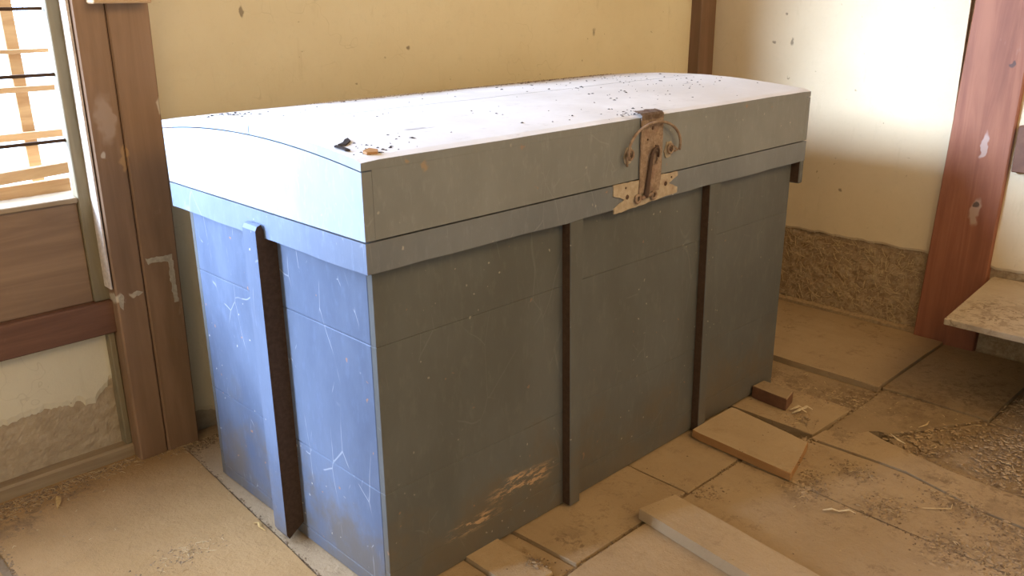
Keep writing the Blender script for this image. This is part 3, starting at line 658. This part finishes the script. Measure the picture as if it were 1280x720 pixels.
def straws(name, items, mat, label, cat='debris', parent=None):
    bm = bmesh.new()
    for p, l, wd, a in items:
        d = Vector((math.cos(a), math.sin(a), random.uniform(-.08, .08))); s = Vector((-math.sin(a), math.cos(a), 0))*wd; up = Vector((0, 0, wd*1.2))
        P0 = Vector(p); bend = s*random.uniform(-3, 3); c = [P0-d*l/2, P0+bend+up*random.uniform(.3, 2.5), P0+d*l/2]; rr = []
        for i, q in enumerate(c):
            f = (.7, 1, .5)[i]; q = Vector(q); q.z = max(q.z, P0.z-.0005); rr.append([bm.verts.new(q-s*f), bm.verts.new(q+s*f), bm.verts.new(q+up*f+s*.2)])
        for i in range(2):
            for j in range(3): bm.faces.new((rr[i][j], rr[i][(j+1)%3], rr[i+1][(j+1)%3], rr[i+1][j]))
        bm.faces.new(rr[0][::-1]); bm.faces.new(rr[2])
    o = from_bm(name, bm, mat, parent)
    if parent is None: tag(o, label, cat)
    o['kind'] = 'stuff'; return o
def under_chest(x, y): return .02 < x < 1.575 and .02 < y < .79
def zf(x, y):
    if y > -.17:
        if x < .236: return .0
        if x < .34: return .012
        if x < 1.07: return -.003
        if x < 1.29 and y < .03: return .026
        if x < 1.59: return -.006
        if x < 1.78: return -.014
        return .004
    if 1.06 < x < 1.2 and y > -.32: return .026
    if .50 < x < .755:
        xa = .640-(-.150-y)*.1175
        if xa < x < xa+.115: return .031
    if x < 1.44: return -.001
    return -.011
def gather(n, f, smin, smax, fl=(.25, .6)):
    out = []
    while len(out) < n:
        x, y = f()
        if under_chest(x, y) or x > 2.335 or y > 1.045 or (1.07 < x < 1.29 and -.29 < y < .03 and random.random() < .9): continue
        out.append(((x, y, zf(x, y)), random.uniform(smin, smax)*random.uniform(.5, 1), random.uniform(*fl)))
    return out
G = random.gauss; U = random.uniform
clusters = [(1.62, .02, .12), (1.66, -.14, .10), (1.60, -.25, .09), (1.72, -.32, .12), (1.58, -.42, .10), (1.75, -.55, .14), (1.95, -.48, .14), (1.62, -.66, .13), (1.50, -.72, .09), (1.88, -.72, .2),
            (1.50, -.50, .05), (1.40, -.31, .04), (1.43, -.85, .14), (1.27, -.70, .07), (1.12, -.55, .05), (1.20, -.86, .10), (1.05, -.72, .06), (1.23, -.42, .05), (1.05, -.38, .05), (1.29, -.24, .03), (.47, -.09, .035), (1.34, -.60, .03), (1.07, -.85, .1), (.86, -.21, .03), (.34, -.1, .02), (1.42, -.15, .05), (1.12, -.34, .03)]
wts = [c[2]**1.3 for c in clusters]
def fdark():
    c = random.choices(clusters, wts)[0]; return G(c[0], c[2]*.6), G(c[1], c[2]*.6)
def fband():        # along the sill under the window
    x = U(-.52, .06); return x, 1.035-abs(G(0, .028))*(1.0 if x > -.3 else 1.6)-.0
def fseam():        # along seams of the boards
    r = random.random()
    if r < .3: y = U(-.1, 1.0); return -.057+.075*(y+.16)/1.22+G(0, .005), y
    if r < .45: y = U(.5, 1.0); return -.512+G(0, .007), y
    if r < .62: x = U(.36, 1.4); return x, -.168+G(0, .005)
    if r < .74: y = U(-.95, -.25); return 1.44+(y+.4)*.15+G(0, .01), y
    if r < .82: y = U(-.9, -.45); return 1.046+(y+.62)*.03+G(0, .006), y
    if r < .90: y = U(-.9, -.5); return 1.25+G(0, .012)+(y+.7)*.15, y
    x = U(1.78, 2.3); return x, -.242+G(0, .008)
def fcorner(): return .06+G(0, .04), 1.0-abs(G(0, .03))
def fmid(): return -.2+G(0, .05), .50+G(0, .025)
def fany(): return U(-.7, 2.3), U(-1.0, 1.0)
dark = gather(1900, fdark, .001, .0040) + gather(420, fband, .0015, .005) + gather(800, fseam, .001, .0035) + gather(90, fmid, .002, .005) + gather(260, fany, .001, .003) + gather(120, fcorner, .002, .005)
lumps('dirt_crumbs', dark, 'chip_dark', 'dark crumbs of dirt scattered over the dusty floor boards and seams', parent=floor)
midl = gather(3600, fdark, .0015, .0055) + gather(650, fband, .002, .007) + gather(500, fseam, .001, .0045) + gather(110, fmid, .002, .005) + gather(500, fany, .001, .0028) + gather(160, fcorner, .002, .006)
lumps('brown_crumbs', midl, 'chip_mid', 'brown crumbs of mud and bark scattered over the floor', 'debris', parent=floor)
dl = gather(1700, fdark, .003, .009, (.15, .35)) + gather(260, fband, .002, .008) + gather(350, fany, .001, .003)
lumps('dust_clods', dl, 'lump', 'pale dusty clods lying on the floor boards', 'debris', parent=floor)
def sgather(n, f, l0, l1, w0, w1): return [(p, U(l0, l1), U(w0, w1), U(0, 6.28)) for p, s, _ in gather(n, f, .001, .002)]
st = sgather(260, fdark, .006, .022, .0004, .0012) + sgather(230, fband, .006, .03, .0004, .0011) + sgather(50, fmid, .005, .028, .0005, .0012) + sgather(60, fseam, .004, .014, .0005, .001) + sgather(110, fany, .003, .012, .0005, .0013) + sgather(40, fcorner, .006, .025, .0004, .001)
straws('straw_bits', st, 'straw', 'short pale bits of straw strewn among the dirt on the floor', 'straw', parent=floor)
# flakes on the lid
def flake(name, pts, z, th, mat, label, cat):
    n = len(pts); zt = z if callable(z) else (lambda x, y: z)
    return tag(hexa(name, [(x, y, zt(x, y)) for x, y in pts], [(x, y, zt(x, y)+th) for x, y in pts], mat, None, 0), label, cat)
def lz(x, y): return ZT+arch(y)
items = []
for _ in range(330):
    r = random.random()
    if r < .3: x, y = U(.9, 1.5), U(.15, .7)
    elif r < .45: x, y = G(.08, .03), G(.62, .03)
    elif r < .6: x, y = G(.80, .05), abs(G(0, .03))+.012
    elif r < .7: x, y = G(.06, .05), abs(G(0, .04))+.02
    else: x, y = U(.02, 1.55), U(.02, .78)
    if not (.01 < x < 1.59 and .008 < y < .795): continue
    items.append(((x, y, lz(x, y)+.0003), U(.0010, .0030)*random.choice((.8, 1, 1, 1.7)), U(.15, .4)))
lumps('lid_flakes', items, 'chip_black', 'small dark flakes of dirt lying on the chest lid', 'debris', parent=chest)
items = [((U(.4, 1.55), D-.01-abs(G(0, .05)), 0), U(.002, .006), .3) for _ in range(700)]
items = [((p[0], p[1], lz(p[0], p[1])-.0002), s, f) for p, s, f in items if 0.02 < p[1] < D-.008]
lumps('lid_dust', items, 'chip_mid', 'brown dust and crumbs along the back edge of the chest lid', 'debris', parent=chest)
flake('bark_chip', [(.022, .10), (.034, .092), (.06, .115), (.068, .135), (.056, .128), (.04, .11)], lz, .003, 'chip_black', 'larger dark flake on the near left corner of the lid, farther one of the pair', 'chip')
flake('bark_chip', [(.012, .062), (.02, .058), (.022, .078), (.018, .098), (.01, .094), (.014, .078)], lz, .003, 'chip_black', 'thin curved dark flake at the near left edge of the lid', 'chip')
flake('bark_chip', [(.03, .022), (.05, .018), (.06, .03), (.052, .045), (.04, .04), (.03, .034)], lz, .005, 'loose_edge', 'orange brown chip at the near left corner of the lid', 'chip')
# individual pieces on the floor
def strip3(name, path, wd, mat, label, cat):
    pts = [Vector(p) for p in path]; bm = bmesh.new(); R = []
    for i, p in enumerate(pts):
        t = (pts[min(i+1, len(pts)-1)]-pts[max(i-1, 0)]).normalized(); s = t.cross(Vector((0, 0, 1))).normalized()*wd[i]
        R.append([bm.verts.new(p-s), bm.verts.new(p+Vector((0, 0, -.001))), bm.verts.new(p+s), bm.verts.new(p+Vector((0, 0, .0014)))])
    for a, b in zip(R, R[1:]):
        for j in range(4): bm.faces.new((a[j], a[(j+1)%4], b[(j+1)%4], b[j]))
    bm.faces.new(R[0][::-1]); bm.faces.new(R[-1]); return tag(from_bm(name, bm, mat), label, cat)
strip3('dry_leaf', [(-.335, .968, .004), (-.336, .95, .009), (-.342, .93, .008), (-.352, .908, .003)], [.001, .0055, .006, .001], 'leaf', 'curled tan leaf standing out on the floor below the window', 'leaf')
strip3('bent_straw', [(1.170, -.62, .003), (1.20, -.655, .004), (1.215, -.672, .004), (1.232, -.668, .008)], [.001, .0016, .0016, .001], 'straw', 'bent yellow straw on the dusty floor boards at right', 'straw')
strip3('wood_shaving', [(.985, -.452, .006), (1.00, -.468, .010), (1.008, -.482, .006), (1.025, -.50, .010), (1.03, -.515, .004)], [.002, .004, .003, .0035, .001], 'shaving', 'pale ragged wood shaving on the boards right of the raised plank', 'shaving')
for k_, (x, y) in enumerate(((1.44, -.115), (1.455, -.135), (1.425, -.13))):
    strip3('wood_shaving', [(x, y, 0), (x+.012, y-.014, .010), (x+.03, y-.012, .008), (x+.036, y-.028, 0)], [.002, .006, .005, .002], 'shaving',
        ('crumpled pale shaving touching the wood block', 'pale curl at the front of the crumpled heap by the wood block', 'pale curl nearest the viewer in the heap by the wood block')[k_], 'shaving')
strip3('wood_splinter', [(1.50, -.40, .002), (1.475, -.432, .004), (1.468, -.455, .003)], [.001, .004, .001], 'shaving', 'pale splinter beside the small black hole in the floor', 'splinter')
strip3('wood_splinter', [(1.60, -.44, 0), (1.625, -.452, .004), (1.655, -.448, .003)], [.001, .003, .001], 'straw', 'tan splinter in the dirt beyond the small floor hole', 'splinter')
strip3('dry_leaf', [(-.035, .50, .002), (-.028, .485, .008), (-.035, .468, .008), (-.03, .452, .002)], [.001, .005, .004, .001], 'leaf', 'small orange dry leaf near the foot of the chest end batten', 'leaf')
